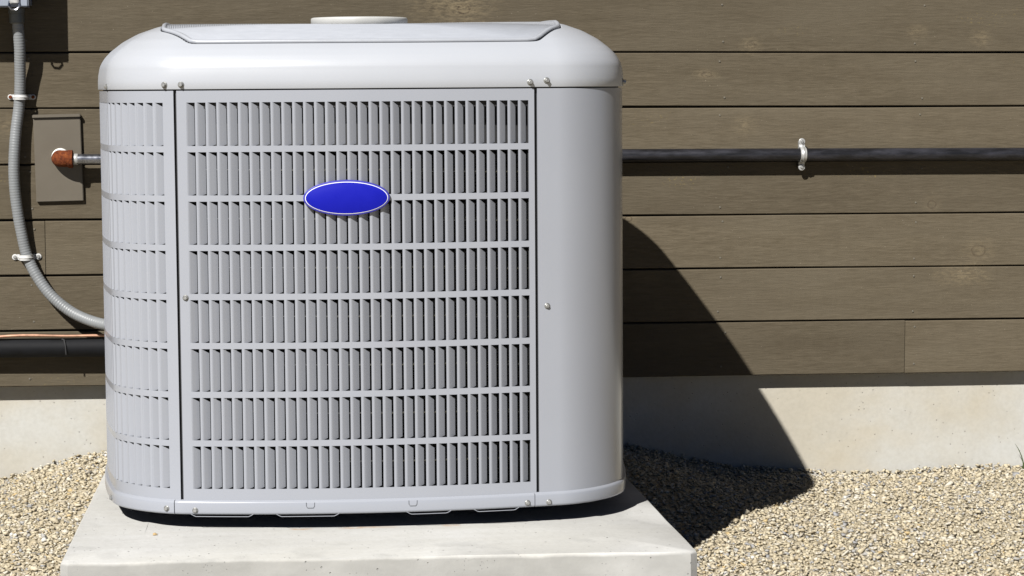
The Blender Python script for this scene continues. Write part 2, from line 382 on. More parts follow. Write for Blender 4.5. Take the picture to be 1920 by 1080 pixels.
PADC = [(-.291, 3.536), (.674, 3.512), (.668, 4.70), (-.266, 4.70)]; PADZ = ZO-.735
def gravel():
    protos = []
    for k in range(10):
        bm = bmesh.new(); sc = np.array((1, random.uniform(.6, .95), random.uniform(.40, .62)))
        for _ in range(9):
            p = rng.normal(size=3); p /= np.linalg.norm(p); bm.verts.new(p*sc*rng.uniform(.85, 1.1))
        r = bmesh.ops.convex_hull(bm, input=bm.verts); bmesh.ops.delete(bm, geom=[v for v in bm.verts if not v.link_faces], context='VERTS')
        bmesh.ops.triangulate(bm, faces=bm.faces); bm.verts.index_update()
        protos.append((np.array([v.co for v in bm.verts]), np.array([[v.index for v in f.verts] for f in bm.faces]))); bm.free()
    def scatter(x0, x1, y0, y1, sp, lift, smin, smax, keep=1.0):
        xs, ys = np.meshgrid(np.arange(x0, x1, sp), np.arange(y0, y1, sp)); P = np.c_[xs.ravel(), ys.ravel()]
        P += rng.uniform(-.5, .5, P.shape)*sp
        P = P[rng.random(len(P)) < keep]
        inside = (P[:, 0] > -.284) & (P[:, 0] < .661) & (P[:, 1] > 3.53) & (P[:, 1] < 4.69)
        P = P[~inside & (P[:, 1] < FND_Y-.002)]
        s = np.exp(rng.normal(math.log((smin*smax)**.5), .26, len(P))); s = np.clip(s, smin*.7, smax*1.5)
        return np.c_[P, gz(P[:, 0], P[:, 1])+rng.uniform(-.003, lift, len(P))], s
    parts = [scatter(-.95, 2.05, 3.35, FND_Y, .0077, .0034, .0038, .0066), scatter(-.95, 2.05, 3.35, FND_Y, .017, .005, .0050, .0085, .6),
             scatter(-1.6, -.95, 3.2, FND_Y, .013, .004, .006, .010), scatter(2.05, 3.0, 3.2, FND_Y, .013, .004, .006, .010)]
    # stones banked against the foundation hide a ruler-straight joint
    xs = rng.uniform(-.95, 2.05, 900); parts.append((np.c_[xs, FND_Y-rng.uniform(.003, .02, 900), gz(xs, np.full(900, 4.9))+rng.uniform(.001, .009, 900)], rng.uniform(.004, .008, 900)))
    P = np.vstack([p for p, s in parts]); s = np.concatenate([s for p, s in parts])
    n = len(P); which = rng.integers(0, len(protos), n)
    VV = []; FF = []; base = 0
    for k, (pv, pf) in enumerate(protos):
        idx = np.where(which == k)[0]; m = len(idx)
        a, bb, cc = rng.uniform(0, 2*np.pi, m), rng.normal(0, .28, m), rng.normal(0, .28, m)
        ca, sa, cb, sb, c3, s3 = np.cos(a), np.sin(a), np.cos(bb), np.sin(bb), np.cos(cc), np.sin(cc)
        Rz = np.zeros((m, 3, 3)); Rz[:, 0, 0] = ca; Rz[:, 0, 1] = -sa; Rz[:, 1, 0] = sa; Rz[:, 1, 1] = ca; Rz[:, 2, 2] = 1
        Rx = np.zeros((m, 3, 3)); Rx[:, 0, 0] = 1; Rx[:, 1, 1] = cb; Rx[:, 1, 2] = -sb; Rx[:, 2, 1] = sb; Rx[:, 2, 2] = cb
        Ry = np.zeros((m, 3, 3)); Ry[:, 1, 1] = 1; Ry[:, 0, 0] = c3; Ry[:, 0, 2] = s3; Ry[:, 2, 0] = -s3; Ry[:, 2, 2] = c3
        Rm = Rz @ Rx @ Ry
        Q = np.einsum('mij,vj->mvi', Rm, pv)*s[idx][:, None, None]+P[idx][:, None]
        VV.append(Q.reshape(-1, 3)); FF.append((pf[None]+(base+np.arange(m)*len(pv))[:, None, None]).reshape(-1, 3)); base += m*len(pv)
    VV = np.vstack(VV); FF = np.vstack(FF)
    me = bpy.data.meshes.new('gravel'); me.vertices.add(len(VV)); me.vertices.foreach_set('co', VV.ravel().astype(np.float32))
    me.loops.add(FF.size); me.loops.foreach_set('vertex_index', FF.ravel().astype(np.int32))
    me.polygons.add(len(FF)); me.polygons.foreach_set('loop_start', (np.arange(len(FF))*3).astype(np.int32))
    me.update(calc_edges=True); me.materials.append(M_STONE)
    o = link('gravel', me); o['kind'] = 'stuff'; tag(o, 'loose tan and grey crushed stone gravel around the pad', 'gravel')
    print('gravel stones', n, 'tris', len(FF))
gravel()

# ------------------------------------------------------------------ concrete pad
def pad():
    ox, oy = .19, 3.5
    bm = bmesh.new(); top = PADZ
    def offs(d):
        c = np.array(PADC); cen = c.mean(0); out = []
        for p in c: out.append(p+np.sign(cen-p)*d)
        return np.array(out)
    def ring(d, z, ch):
        c = offs(d); out = []; n = len(c)
        for i in range(n):
            p, q, r = c[i-1], c[i], c[(i+1) % n]
            u = (p-q)/np.linalg.norm(p-q); w = (r-q)/np.linalg.norm(r-q)
            out += [q+u*ch, q+w*ch]
        pts = []
        for i in range(len(out)):          # subdivide so the arris can be a little uneven
            a, b_ = out[i], out[(i+1) % len(out)]; m = 14 if i % 2 else 1
            for k in range(m): pts.append(a+(b_-a)*k/m)
        return [bm.verts.new((p[0]-ox, p[1]-oy, z+random.uniform(-.0009, .0009))) for p in pts]
    R_ = [ring(-.002, -.25, .012), ring(0, top-.006, .012), ring(.0012, top-.0026, .012), ring(.004, top-.0008, .011), ring(.105, top+.0002, .01), ring(.115, top+.0014, .01)]
    for a, b_ in zip(R_[:-1], R_[1:]):
        for i in range(len(a)): bm.faces.new((a[i], a[(i+1) % len(a)], b_[(i+1) % len(a)], b_[i]))
    bm.faces.new(R_[-1]); bmesh.ops.recalc_face_normals(bm, faces=bm.faces)
    me = bpy.data.meshes.new('concrete_pad'); bm.to_mesh(me); bm.free(); me.materials.append(M_PAD); finish(me, True, 32)
    o = link('concrete_pad', me); o.location = (ox, oy, 0)
    tag(o, 'thick pale concrete slab under the air conditioner', 'concrete pad')
pad()

# ------------------------------------------------------------------ air conditioner
HW, DEP, RC, BOW, H0 = .45, .4534, .109, .0523, -.735
def plan(n=4000, inset=0):
    hw = HW-inset; r = max(RC-inset, .03); h = hw-r; L = [2*h, math.pi/2*r]*4
    out = []
    for v in np.linspace(0, sum(L), n, endpoint=False):
        k = 0
        while v > L[k]: v -= L[k]; k += 1
        p = (-h+v, -hw) if k % 2 == 0 else (h+r*math.sin(v/r), -h-r*math.cos(v/r))
        a = (k//2)*math.pi/2; c, s = math.cos(a), math.sin(a); out.append((c*p[0]-s*p[1], s*p[0]+c*p[1]))
    return bowed(np.array(out))
def bowed(P):
    x, y = P[:, 0], P[:, 1]
    return np.c_[x*(1-BOW/HW*(y/HW)**2), y*(1-BOW/HW*(x/HW)**2)*DEP/HW]
OUT = plan()
OUT = np.roll(OUT, -int(np.argmin(np.where(OUT[:, 1] < 0, np.abs(OUT[:, 0]), 9))), 0)   # start at the middle of the front
_cl = np.vstack([OUT, OUT[:1]]); _s = np.r_[0, np.cumsum(np.hypot(*np.diff(_cl, axis=0).T))]; PER = _s[-1]
def at(s, out=0.0):
    s = np.asarray(s, float) % PER
    p = np.stack([np.interp(s, _s, _cl[:, 0]), np.interp(s, _s, _cl[:, 1])], -1)
    n = nrm(s); return p+n*out if np.isscalar(out) else p+n*np.asarray(out)[..., None]
def nrm(s):
    e = .004; s = np.asarray(s, float)
    f = lambda u: np.stack([np.interp(u % PER, _s, _cl[:, 0]), np.interp(u % PER, _s, _cl[:, 1])], -1)
    t = f(s+e)-f(s-e); t /= np.linalg.norm(t, axis=-1, keepdims=True); return np.stack([t[..., 1], -t[..., 0]], -1)
eul = Euler((rad(-.4416), rad(-.2985), rad(-.6628)), 'YXZ'); RM = eul.to_matrix()
uc = Vector((.1927, 3.7368+DEP, ZO))+RM @ Vector((0, 0, H0))
AC = empty('air_conditioner', uc); AC.rotation_mode = 'YXZ'; AC.rotation_euler = eul
tag(AC, 'large grey louvred outdoor air conditioner with blue oval badge on a concrete pad', 'air conditioner')
SEAM, BAND, BOT = .7011, .0482, .0251
ROW0, RPITCH, RH, NR = .735-.0548, .0780, .0682, 8
SL, SR = -.3083, .2655
TH = .0012
def sheet(name, slist, zlist, holes, mat, out=0.0):
    """thin curved sheet over perimeter lines slist and heights zlist; holes = set of (i, j) cells cut out"""
    s = np.array(slist); ns, nz = len(s), len(zlist); V = []
    for d in (out, out-TH):
        p = at(s, d)
        for z in zlist:
            for q in p: V.append((q[0], q[1], z))
    N = ns*nz; F = []; solid = lambda i, j: 0 <= i < ns-1 and 0 <= j < nz-1 and (i, j) not in holes
    for j in range(nz-1):
        for i in range(ns-1):
            if not solid(i, j): continue
            a, b_, c, d = j*ns+i, j*ns+i+1, (j+1)*ns+i+1, (j+1)*ns+i
            F.append((a, b_, c, d)); F.append((N+a, N+d, N+c, N+b_))
            if not solid(i, j-1): F.append((a, N+a, N+b_, b_))
            if not solid(i, j+1): F.append((d, c, N+c, N+d))
            if not solid(i-1, j): F.append((a, d, N+d, N+a))
            if not solid(i+1, j): F.append((b_, N+b_, N+c, c))
    return mesh_obj(name, V, F, mat, AC, True, 30)
ztop = SEAM-.0022
zl = [BAND-.006]
for k in range(NR-1, -1, -1): zl += [ROW0-k*RPITCH-RH, ROW0-k*RPITCH]
zl.append(ztop)
def louvred(name, s0, s1, opens, sub):
    lines = [s0]; kind = []
    for a, b_ in opens:
        m = max(1, int(math.ceil((a-lines[-1])/.012))); base = lines[-1]
        for t in range(1, m+1): lines.append(base+(a-base)*t/m); kind.append(0)
        for t in range(1, sub+1): lines.append(a+(b_-a)*t/sub); kind.append(1)
    m = max(1, int((s1-lines[-1])/.01)); base = lines[-1]
    for t in range(1, m+1): lines.append(base+(s1-base)*t/m); kind.append(0)
    holes = {(i, 1+2*r) for i, k in enumerate(kind) if k for r in range(NR)}
    return sheet(name, lines, zl, holes, M_BODY)
# one pressed vane: leaves the sheet on its left edge, rolls over and slants inwards to the right
def vane_mesh(w, depth):
    pf = [(0, 0), (.0007, .00012), (.0015, .00055), (.0024, .0012), (w*.42, depth*.5), (w*.81, depth)]
    n = len(pf); V = []; F = []; T = .0008
    tang = np.gradient(np.array(pf), axis=0); tang /= np.linalg.norm(tang, axis=1)[:, None]
    for z in (-RH/2, RH/2):
        cut = (lambda y: .0002+.95*y) if z > 0 else (lambda y: 0)
        for (x, y), t in zip(pf, tang): V.append((x, y, z-cut(y)))
        for (x, y), t in zip(pf, tang): V.append((x-t[1]*T, y+t[0]*T, z-cut(y)))
    # the free edge has a rounded lower corner
    V[n-1] = (V[n-1][0], V[n-1][1], -RH/2+.0022); V[2*n-1] = (V[2*n-1][0], V[2*n-1][1], -RH/2+.0022)
    for i in range(n-1):
        F += [(i, i+1, 2*n+i+1, 2*n+i), (n+i, 3*n+i, 3*n+i+1, n+i+1), (i, n+i, n+i+1, i+1), (2*n+i, 2*n+i+1, 3*n+i+1, 3*n+i)]
    F += [(n-1, 2*n-1, 4*n-1, 3*n-1)]
    return V, F
def vane_data(name, w, depth):
    V, F = vane_mesh(w, depth); me = bpy.data.meshes.new(name); me.from_pydata(V, [], F); me.materials.append(M_BODY); finish(me, True, 40); return me
NC = 32; OW = .0137; CP = .0171; S0 = -.2903
fopen = [(S0+i*CP, S0+i*CP+OW) for i in range(NC)]
front = louvred('front_panel', SL+.0024, SR-.0024, fopen, 2)
LP, LW = .0185, .0140
lopen = [(-.3290-i*LP-LW, -.3290-i*LP) for i in range(24)][::-1]
side = louvred('side_panel', -.92, SL-.0024, lopen, 3); side['label'] = 'louvred panel wrapping round the left front corner'
fv = [vane_data('louvre', OW, .0073+d) for d in (0, .0003, -.0003)]
lv = vane_data('louvre', LW, .0072)
def put_vane(s, r, me, host):
    p = at(s, -.0002); n = nrm(s+OW*.5); ang = math.atan2(n[0], -n[1])
    o = link('louvre', me, host); o.location = (p[0], p[1], ROW0-r*RPITCH-RH/2); o.rotation_euler = (0, 0, ang+random.uniform(-.012, .012)); return o
for r in range(NR):
    for i, (a, b_) in enumerate(fopen): put_vane(a, r, fv[(i*7+r*3) % 3], front)
for r in range(NR):
    for (a, b_) in lopen[-5:]: put_vane(a, r, lv, side)
mb = MB(); VV, VF = vane_mesh(LW, .0072); VV = np.array(VV)
for r in range(NR):
    for (a, b_) in lopen[:-5]:
        p = at(a, -.0002); n = nrm(a+LW*.5); g_ = math.atan2(n[0], -n[1]); c, s = math.cos(g_), math.sin(g_)
        mb.add(np.c_[VV[:, 0]*c-VV[:, 1]*s+p[0], VV[:, 0]*s+VV[:, 1]*c+p[1], VV[:, 2]+ROW0-r*RPITCH-RH/2], VF)
o = mb.make('louvre_rest', M_BODY, side, True, 40); o['kind'] = 'stuff'
# plain corner panel on the right, and the plain panel that closes right side and back
ls = list(np.linspace(SR+.0024, .56, 90)); cp = sheet('corner_panel', ls, [BAND-.006, .2, .45, ztop], set(), M_BODY); cp['label'] = 'plain unlouvred panel curving round the right front corner'
ls = list(np.linspace(.5625, PER-.9225, 160)); sheet('back_panel', ls, [BAND-.006, .35, ztop], set(), M_BODY, -.0012)
# inner posts behind the two seams, coil, floor and deck
for sx in (SL, SR):
    q = at(np.linspace(sx-.012, sx+.012, 4), -.0058); V = [(p[0], p[1], z) for z in (BAND-.01, ztop) for p in q]
    mesh_obj('inner_post', V, [(i, i+1, 5+i, 4+i) for i in range(3)], M_INNER, AC)
def wall_loop(name, out, z0, z1, mat, n=220, parent=None, cap=False):
    q = at(np.linspace(0, PER, n, endpoint=False), out); V = [(p[0], p[1], z) for z in (z0, z1) for p in q]
    F = [(i, (i+1) % n, n+(i+1) % n, n+i) for i in range(n)]
    if cap: F += [tuple(range(n))[::-1], tuple(range(n, 2*n))]
    return mesh_obj(name, V, F, mat, AC)
wall_loop('coil', -.045, .04, SEAM-.01, M_COIL)
wall_loop('seam_light_block', -.0066, SEAM-.03, SEAM+.012, M_DARK)  # added dark strip, stops light leaking through the gap under the cap
wall_loop('base_pan', -.012, .034, .039, M_DARK, cap=True)
# base rail: pressed lip round the bottom
RAIL = [(-.010, BOT+.0012), (.0012, BOT), (.0036, BOT+.0016), (.0040, BOT+.004), (.0040, BAND-.0052), (.0032, BAND-.0022), (-.0012, BAND+.0002), (-.004, BAND-.001)]
def rail(s0, s1, n, extra=0.0):
    s = np.linspace(s0, s1, n); V = []; m = len(RAIL)
    for o_, z in RAIL:
        for p in at(s, o_+extra): V.append((p[0], p[1], z))
    F = [(j*n+i, j*n+i+1, (j+1)*n+i+1, (j+1)*n+i) for j in range(m-1) for i in range(n-1)]
    F += [tuple(j*n for j in range(m)), tuple(j*n+n-1 for j in range(m))[::-1]]
    return mesh_obj('base_rail', V, F, M_BODY, AC, True, 50)
rail(-.95, -.3207, 120, .0006); rail(-.3196, .2588, 120); rail(.2599, .62, 80, .0004); rail(.622, PER-.952, 140)
# feet
for x in (-.28, .28):
    for y in (-.28, .28):
        MB().lathe([(.030, .0), (.028, .012), (.020, .036)], 16, 'z', (x, y, 0.0)).make('foot', M_DARK, AC)
# lips of the drain cut-outs showing below the rail
for a, b_ in ((-.2944, -.1936), (-.1571, -.0573), (.0500, .1220), (.1585, .2330)):
    s = np.array([a, a+.007, b_-.007, b_]); z = np.array([BOT+.001, BOT-.0032, BOT-.0032, BOT+.001]); s2 = np.linspace(a, b_, 26); z2 = np.interp(s2, s, z); p = at(s2, .0030)
    MB().tube(np.c_[p, z2], .0005, 6).make('pan_lip', M_BODY, AC)
# pressed knock-outs on the rail
for sc in (-.1026, .0603):
    p = lambda ds, z: tuple(at(sc+ds, .0042))+(z,)
    MB().tube([p(-.0066, BAND-.004), p(-.0064, BAND-.010), p(-.0045, BAND-.0128), p(.0045, BAND-.0128), p(.0064, BAND-.010), p(.0066, BAND-.004)], .00045, 5).make('knockout', M_INNER, AC)
# cap -------------------------------------------------------------
PRF = np.array([(0, .030), (.0008, .035), (.0025, .0400), (.005, .0450), (.010, .0528), (.02, .0635), (.04, .0790), (.065, .0925), (.095, .1030), (.13, .108), (.3, .112)])
fine = np.linspace(0, .3, 600); hf = np.interp(fine, PRF[:, 0], PRF[:, 1])
for _ in range(40):
    k = hf.copy(); w = np.clip((fine[1:-1]-.004)/.02, 0, 1)*.5; hf[1:-1] = k[1:-1]*(1-w)+w*.5*(k[:-2]+k[2:])
def edge_dist(P):
    out = np.empty(len(P))
    for i in range(0, len(P), 400):
        Q = P[i:i+400]; O = OUT[::4]; m = len(O); d = Q[:, None]-O[None]; k = (d*d).sum(-1).argmin(1); best = np.full(len(Q), 9.)
        for e in (-1, 0):
            a, b_ = O[(k+e) % m], O[(k+e+1) % m]; ab = b_-a; t = np.clip(((Q-a)*ab).sum(1)/(ab*ab).sum(1), 0, 1)
            best = np.minimum(best, np.linalg.norm(Q-a-ab*t[:, None], axis=1))
        out[i:i+400] = best
    return out
def pillow(P): return SEAM+np.interp(edge_dist(P), fine, hf)
TA = np.linspace(0, 2*np.pi, 480, endpoint=False)
def polar(poly):
    a = np.arctan2(poly[:, 1], poly[:, 0]); o = np.argsort(a); r = np.hypot(poly[:, 0], poly[:, 1])
    rr = np.interp(TA, np.r_[a[o]-2*np.pi, a[o], a[o]+2*np.pi], np.tile(r[o], 3)); return np.c_[rr*np.cos(TA), rr*np.sin(TA)]
def opening():
    """plan of the guard opening: straight sides, front and back following the bow, short clipped corners"""
    ax, cx, cy = .332, .046, .060
    fy = lambda x: (HW-.036)*(1-BOW/HW*(x/HW)**2)*DEP/HW
    fs = np.interp(np.linspace(0, ax-cx, 40), at(np.linspace(0, .5, 400), -.030)[:, 0], np.linspace(0, .5, 400))
    q = [tuple(p) for p in at(fs, -.030)]+[(ax, -fy(ax)+cy)]+[(ax, y) for y in np.linspace(-fy(ax)+cy, 0, 30)[1:]]
    q = np.array(q); P = np.vstack([q, (q*[1, -1])[::-1][1:], (q*[-1, -1])[1:], (q*[-1, 1])[::-1][1:-1]])
    c = np.vstack([P, P[:1]]); d = np.r_[0, np.cumsum(np.hypot(*np.diff(c, axis=0).T))]; t = np.linspace(0, d[-1], 1200, endpoint=False)
    P = np.c_[np.interp(t, d, c[:, 0]), np.interp(t, d, c[:, 1])]
    P[:, 0] = np.where(P[:, 0] > 0, P[:, 0]*.965, P[:, 0])
    for _ in range(22): P = .25*np.roll(P, 1, 0)+.5*P+.25*np.roll(P, -1, 0)
    return P
outer = polar(OUT); RIM = polar(opening())
rimz = pillow(RIM)
V = []; F = []; n = len(TA); rings = []
def addring(P, z): rings.append(len(V)); V.extend([(p[0], p[1], zz) for p, zz in zip(P, np.broadcast_to(z, (n,)))])
cen_dir = -outer/np.linalg.norm(outer, axis=1)[:, None]
addring(outer+cen_dir*.004, SEAM+.0015); addring(outer+cen_dir*-.0016, SEAM); addring(outer+cen_dir*-.0022, SEAM+.001); addring(outer+cen_dir*-.0020, SEAM+.014); addring(outer+cen_dir*-.0012, SEAM+.024)
for t in (np.linspace(0, 1, 40)**1.7): 
    P = outer*(1-t)+RIM*t; addring(P, pillow(P) if t > 0 else SEAM+.030)
addring(RIM*.9965, rimz-.0006); addring(RIM*.995, rimz-.004); addring(RIM*.993, rimz-.03)
for a, b_ in zip(rings[:-1], rings[1:]):
    for i in range(n): F.append((a+i, a+(i+1) % n, b_+(i+1) % n, b_+i))
cap = mesh_obj('top_cap', V, F, M_CAP, AC, True, 45)
# fan deck (dark, inside), fan, wire guard, motor cover
dk = RIM*.992; dz = SEAM-.10; mesh_obj('fan_deck', [(p[0], p[1], dz) for p in dk]+[(p[0], p[1], z-.028) for p, z in zip(dk, rimz)], [tuple(range(n))]+[(i, (i+1) % n, n+(i+1) % n, n+i) for i in range(n)], M_DARK, AC)
fan = MB().lathe([(.06, -.02), (.06, .02), (.05, .028)], 20, 'z', (0, 0, SEAM-.045)).make('fan_hub', M_DARK, AC)
for k in range(4):
    a = k*math.pi/2+.4; V2 = []
    for r_ in np.linspace(.05, .33, 6):
        wd = .45+.5*r_
        for t, h in ((-.5, -.022), (0, 0), (.5, .022)):
            V2.append((r_*math.cos(a+t*wd), r_*math.sin(a+t*wd), SEAM-.045+h))
    mesh_obj('fan_blade', V2, [(3*i+j, 3*i+3+j, 3*i+4+j, 3*i+1+j) for i in range(5) for j in range(2)], M_INNER, fan)
ZC = SEAM+.1090
def guard_z(sc): return ZC-(ZC-(rimz+.0008))*sc**2.1
mb = MB(); k4 = np.arange(0, n, 4)
for sc in np.linspace(.968, .16, 96): mb.tube(np.c_[RIM*sc, guard_z(sc)][k4], .0024, 5, True)
mb.make('wire_guard', M_WIRE, AC, True, 60)
mb = MB(); mb.tube(np.c_[RIM*.982, guard_z(.982)+.0008][::2], .0042, 8, True); rl = mb.make('guard_rail', M_WIRE, AC, True, 60)
mb = MB()
for i in range(0, n, 1):
    p = RIM[i]*.985; mb.tube([(p[0], p[1], rimz[i]-.006), (p[0], p[1], rimz[i]-.0004)], .0011, 4)
o = mb.make('guard_wire_end', M_WIRE, rl, True); o['kind'] = 'stuff'
mb = MB()
for a in np.linspace(0, 2*math.pi, 8, endpoint=False)+.2:
    k = int(round(a/(2*math.pi)*n)) % n; sc = np.linspace(.97, .15, 14)
    mb.tube([(RIM[k][0]*q, RIM[k][1]*q, (ZC-(ZC-(rimz[k]+.0008))*q**2.1)-.0042) for q in sc], .0024, 6)
mb.make('guard_spoke', M_WIRE, AC, True)
MB().lathe([(.070, ZC-.006), (.070, ZC+.0003), (.0835, ZC+.0004), (.0848, ZC+.0015), (.0850, ZC+.0105), (.0842, ZC+.0128), (.0825, ZC+.0138), (.079, ZC+.0140), (.072, ZC+.0128), (.0, ZC+.0124)], 64, 'z').make('motor_cover', M_LID, AC, True, 50)
# badge -----------------------------------------------------------
def ell(a, b_, y0, y1, rnd, n=72):
    V = []; F = []
    for k, (d, y) in enumerate(((0, y0), (0, y1+rnd), (rnd*.3, y1+rnd*.3), (rnd, y1))):
        for t in np.linspace(0, 2*np.pi, n, endpoint=False): V.append(((a-d)*math.cos(t), y, (b_-d)*math.sin(t)))
    for i in range(3):
        for k in range(n): F.append((i*n+k, i*n+(k+1) % n, (i+1)*n+(k+1) % n, (i+1)*n+k))
    F.append(tuple(3*n+k for k in range(n))); F.append(tuple(range(n))[::-1]); return V, F
bs = -.0392; bp = at(bs); bn = nrm(bs)
def badge_piece(name, V, F, mat, parent):
    o = mesh_obj(name, V, F, mat, parent, True, 30); return o
bd = badge_piece('badge', *ell(.0682, .0283, .002, -.0055, .0018), M_RIM, AC)
bd.location = (bp[0], bp[1], .735-.2060); bd.rotation_euler = (0, rad(-.15), math.atan2(bn[0], -bn[1])); bd['label'] = 'blue oval badge with a thin white line'
badge_piece('badge_line', *ell(.0652, .0254, -.004, -.0062, .0002), M_WHITE, bd)
badge_piece('badge_face', *ell(.0642, .0244, -.004, -.0067, .0003), M_BLUE, bd)
# screws ----------------------------------------------------------
def screw_data(hexr=.0034, wash=.0050, out=.0062):
    mb = MB().lathe([(wash, -.001), (wash, .0008), (wash*.75, .0016)], 18, 'y')
    mb.lathe([(hexr, .001), (hexr, out-.0006), (hexr*.8, out)], 6, 'y'); V, F = mb.v, mb.f
    me = bpy.data.meshes.new('screw'); me.from_pydata(V, [], F); me.materials.append(M_WASH); me.materials.append(M_STEEL)
    finish(me, True, 25)
    for p in me.polygons: p.material_index = 1 if p.center.y < -.0018 else 0
    return me
SCR = screw_data(); SCS = screw_data(.0032, .0048, .004)
for s, z, o_, me in ((-.3245, -.0268, .0022, SCR), (-.2975, -.0266, .0022, SCR), (.2557, -.0262, .0022, SCR), (.2832, -.0236, .0022, SCR), (-.4684, -.0291, .002, SCS), (.497, -.0262, .002, SCR),
                     (-.2968, -.3632, 0, SCS), (.2828, -.3848, 0, SCS), (-.3332, -.7011, .0044, SCS), (-.2867, -.7032, .004, SCS), (.2469, -.7026, .004, SCS), (.2828, -.7033, .0042, SCS), (-.4919, -.7032, .0044, SCS)):
    p = at(s, o_); nn = nrm(s); o = link('screw', me, AC); o.location = (p[0], p[1], z+.735); o.rotation_euler = (0, random.uniform(0, 1), math.atan2(nn[0], -nn[1]))

# ------------------------------------------------------------------ things on the wall
zz = lambda z: z+ZO
# isolator box, top left
bx = empty('electrical_box', (-.56, WALL_Y, zz(.1219)))
tag(bx, 'light grey metal electrical box on the boards at the top left', 'electrical box')
MB().box(-.13, .1245, -.098, -.0008, .0012, .36, .004).make('box_body', M_BOX, bx)
lid = MB().box(-.1315, .1267, -.110, -.0985, 0, .362, .0025).make('lid', M_BOX, bx)
MB().tube([(.091, -.1125, .012), (.089, -.1135, .002), (.094, -.1135, -.005), (.104, -.1135, -.006), (.110, -.1135, .001), (.108, -.1125, .012)], .0022, 8).make('latch', M_GALV, lid)
MB().box(.091, .109, -.117, -.1102, .006, .034, .002).make('latch_plate', M_GALV2, lid)
# ribbed conduit
path = [(-.4615, WALL_Y-.0527, zz(.1154)), (-.4597, WALL_Y-.0493, zz(.0831)), (-.4578, WALL_Y-.0425, zz(.0440)), (-.4587, WALL_Y-.0340, zz(.0099)), (-.4602, WALL_Y-.0255, zz(-.0329)), (-.4635, WALL_Y-.0204, zz(-.0756)), (-.4696, WALL_Y-.0221, zz(-.1185)),
        (-.4737, WALL_Y-.0255, zz(-.1615)), (-.4756, WALL_Y-.0263, zz(-.2044)), (-.4743, WALL_Y-.0247, zz(-.2476)), (-.4699, WALL_Y-.0221, zz(-.2907)), (-.4633, WALL_Y-.0187, zz(-.3340)), (-.4539, WALL_Y-.0170, zz(-.3775)),
        (-.4352, WALL_Y-.0221, zz(-.4178)), (-.4071, WALL_Y-.0289, zz(-.4572)), (-.3702, WALL_Y-.0391, zz(-.4882)), (-.3332, WALL_Y-.0544, zz(-.5057)), (-.2964, WALL_Y-.0765, zz(-.5140)), (-.2494, WALL_Y-.1100, zz(-.5165)), (-.1956, WALL_Y-.1700, zz(-.5155)), (-.1565, WALL_Y-.3300, zz(-.5135))]
cv = empty('ribbed_conduit', (-.4597, WALL_Y, zz(-.1956))); tag(cv, 'grey ribbed plastic conduit sagging from the box down to the air conditioner', 'conduit')
def under(o, p): o.parent = p; o.matrix_parent_inverse = Matrix.Translation(-p.location); return o
P = spline(path, 720); L = np.r_[0, np.cumsum(np.linalg.norm(np.diff(P, axis=0), axis=1))]
under(MB().tube(P, 0.0113+.00028*np.sin(L*2*np.pi/.0056), 18).make('tube', M_CONDUIT, None, True, 60), cv)
ft = under(MB().lathe([(.0125, -.030), (.0150, -.028), (.0150, -.010), (.0165, -.009), (.0165, .0)], 20, 'z', (-.4615, WALL_Y-.0527, zz(.1200))).make('end_fitting', M_BFIT, None), cv)
def two_hole_strap(name, c, ang, r, yb, mat, label, half, wd=.0105, grp=None, cat='strap', screwmat=None, lift=0.0):
    """saddle over a round tube lying on the wall; local x = across the tube"""
    e = empty(name, c, (0, ang, 0)); tag(e, label, cat, grp)
    y0 = -.0012-lift; top = yb
    prof = [(-half, y0)]
    prof += [(-r-.006, y0), (-r-.0022, y0-.0018)]
    for t in np.linspace(math.pi, 0, 13): prof.append(((r+.0012)*math.cos(t), -max(.004, top)-(r+.0012)*math.sin(t)*1.0+.0))
    prof += [(r+.0022, y0-.0018), (r+.006, y0), (half, y0)]
    prof = np.array(prof); m = len(prof); V = []; F = []
    tg = np.gradient(prof, axis=0); tg /= np.linalg.norm(tg, axis=1)[:, None]; nn = np.c_[tg[:, 1], -tg[:, 0]]
    for z in (-wd/2, -wd*.18, 0, wd*.18, wd/2):
        ridge = .0012 if abs(z) < wd*.1 else 0
        for p, q in zip(prof, nn): V.append((p[0]+q[0]*ridge, p[1]+q[1]*ridge, z*(1 if abs(p[0]) < half*.98 else .7)))
    for j in range(4):
        for i in range(m-1): F.append((j*m+i, j*m+i+1, (j+1)*m+i+1, (j+1)*m+i))
    nv = len(V); Wn = [(v[0]-nn[k % m][0]*.0014, v[1]-nn[k % m][1]*.0014, v[2]) for k, v in enumerate(V)]
    V += Wn; F += [tuple(nv+i for i in f[::-1]) for f in list(F)]
    for i in range(m-1): F += [(i, nv+i, nv+i+1, i+1), (4*m+i, 4*m+i+1, nv+4*m+i+1, nv+4*m+i)]
    F += [(0, m, nv+m, nv), (m, 2*m, nv+2*m, nv+m), (2*m, 3*m, nv+3*m, nv+2*m), (3*m, 4*m, nv+4*m, nv+3*m)]
    mesh_obj('band', V, F, mat, e, True, 40)
    for sx in (-1, 1):
        MB().lathe([(wd*.56, 0), (wd*.56, .0022), (wd*.48, .0030)], 18, 'y', (sx*(half-wd*.25), -lift, 0)).make('tab', mat, e)
        MB().lathe([(.0036, .002), (.0036, .0042), (.0026, .0054)], 14, 'y', (sx*(half-wd*.25), -lift, 0)).make('screw', screwmat or M_STEEL, e)
    if lift: MB().box(-half*.93, half*.93, -lift+.001, .0004, -wd*.34, wd*.34, .001).make('spacer', mat, e)
    return e
two_hole_strap('conduit_strap', (-.4595, WALL_Y-.0008, zz(-.0567)), 0, .0124, .0225, M_STRAP, 'pale grey conduit strap beside the brown cover plate, upper of two', .0250, .010, 'straps holding the ribbed conduit', screwmat=M_RUST)
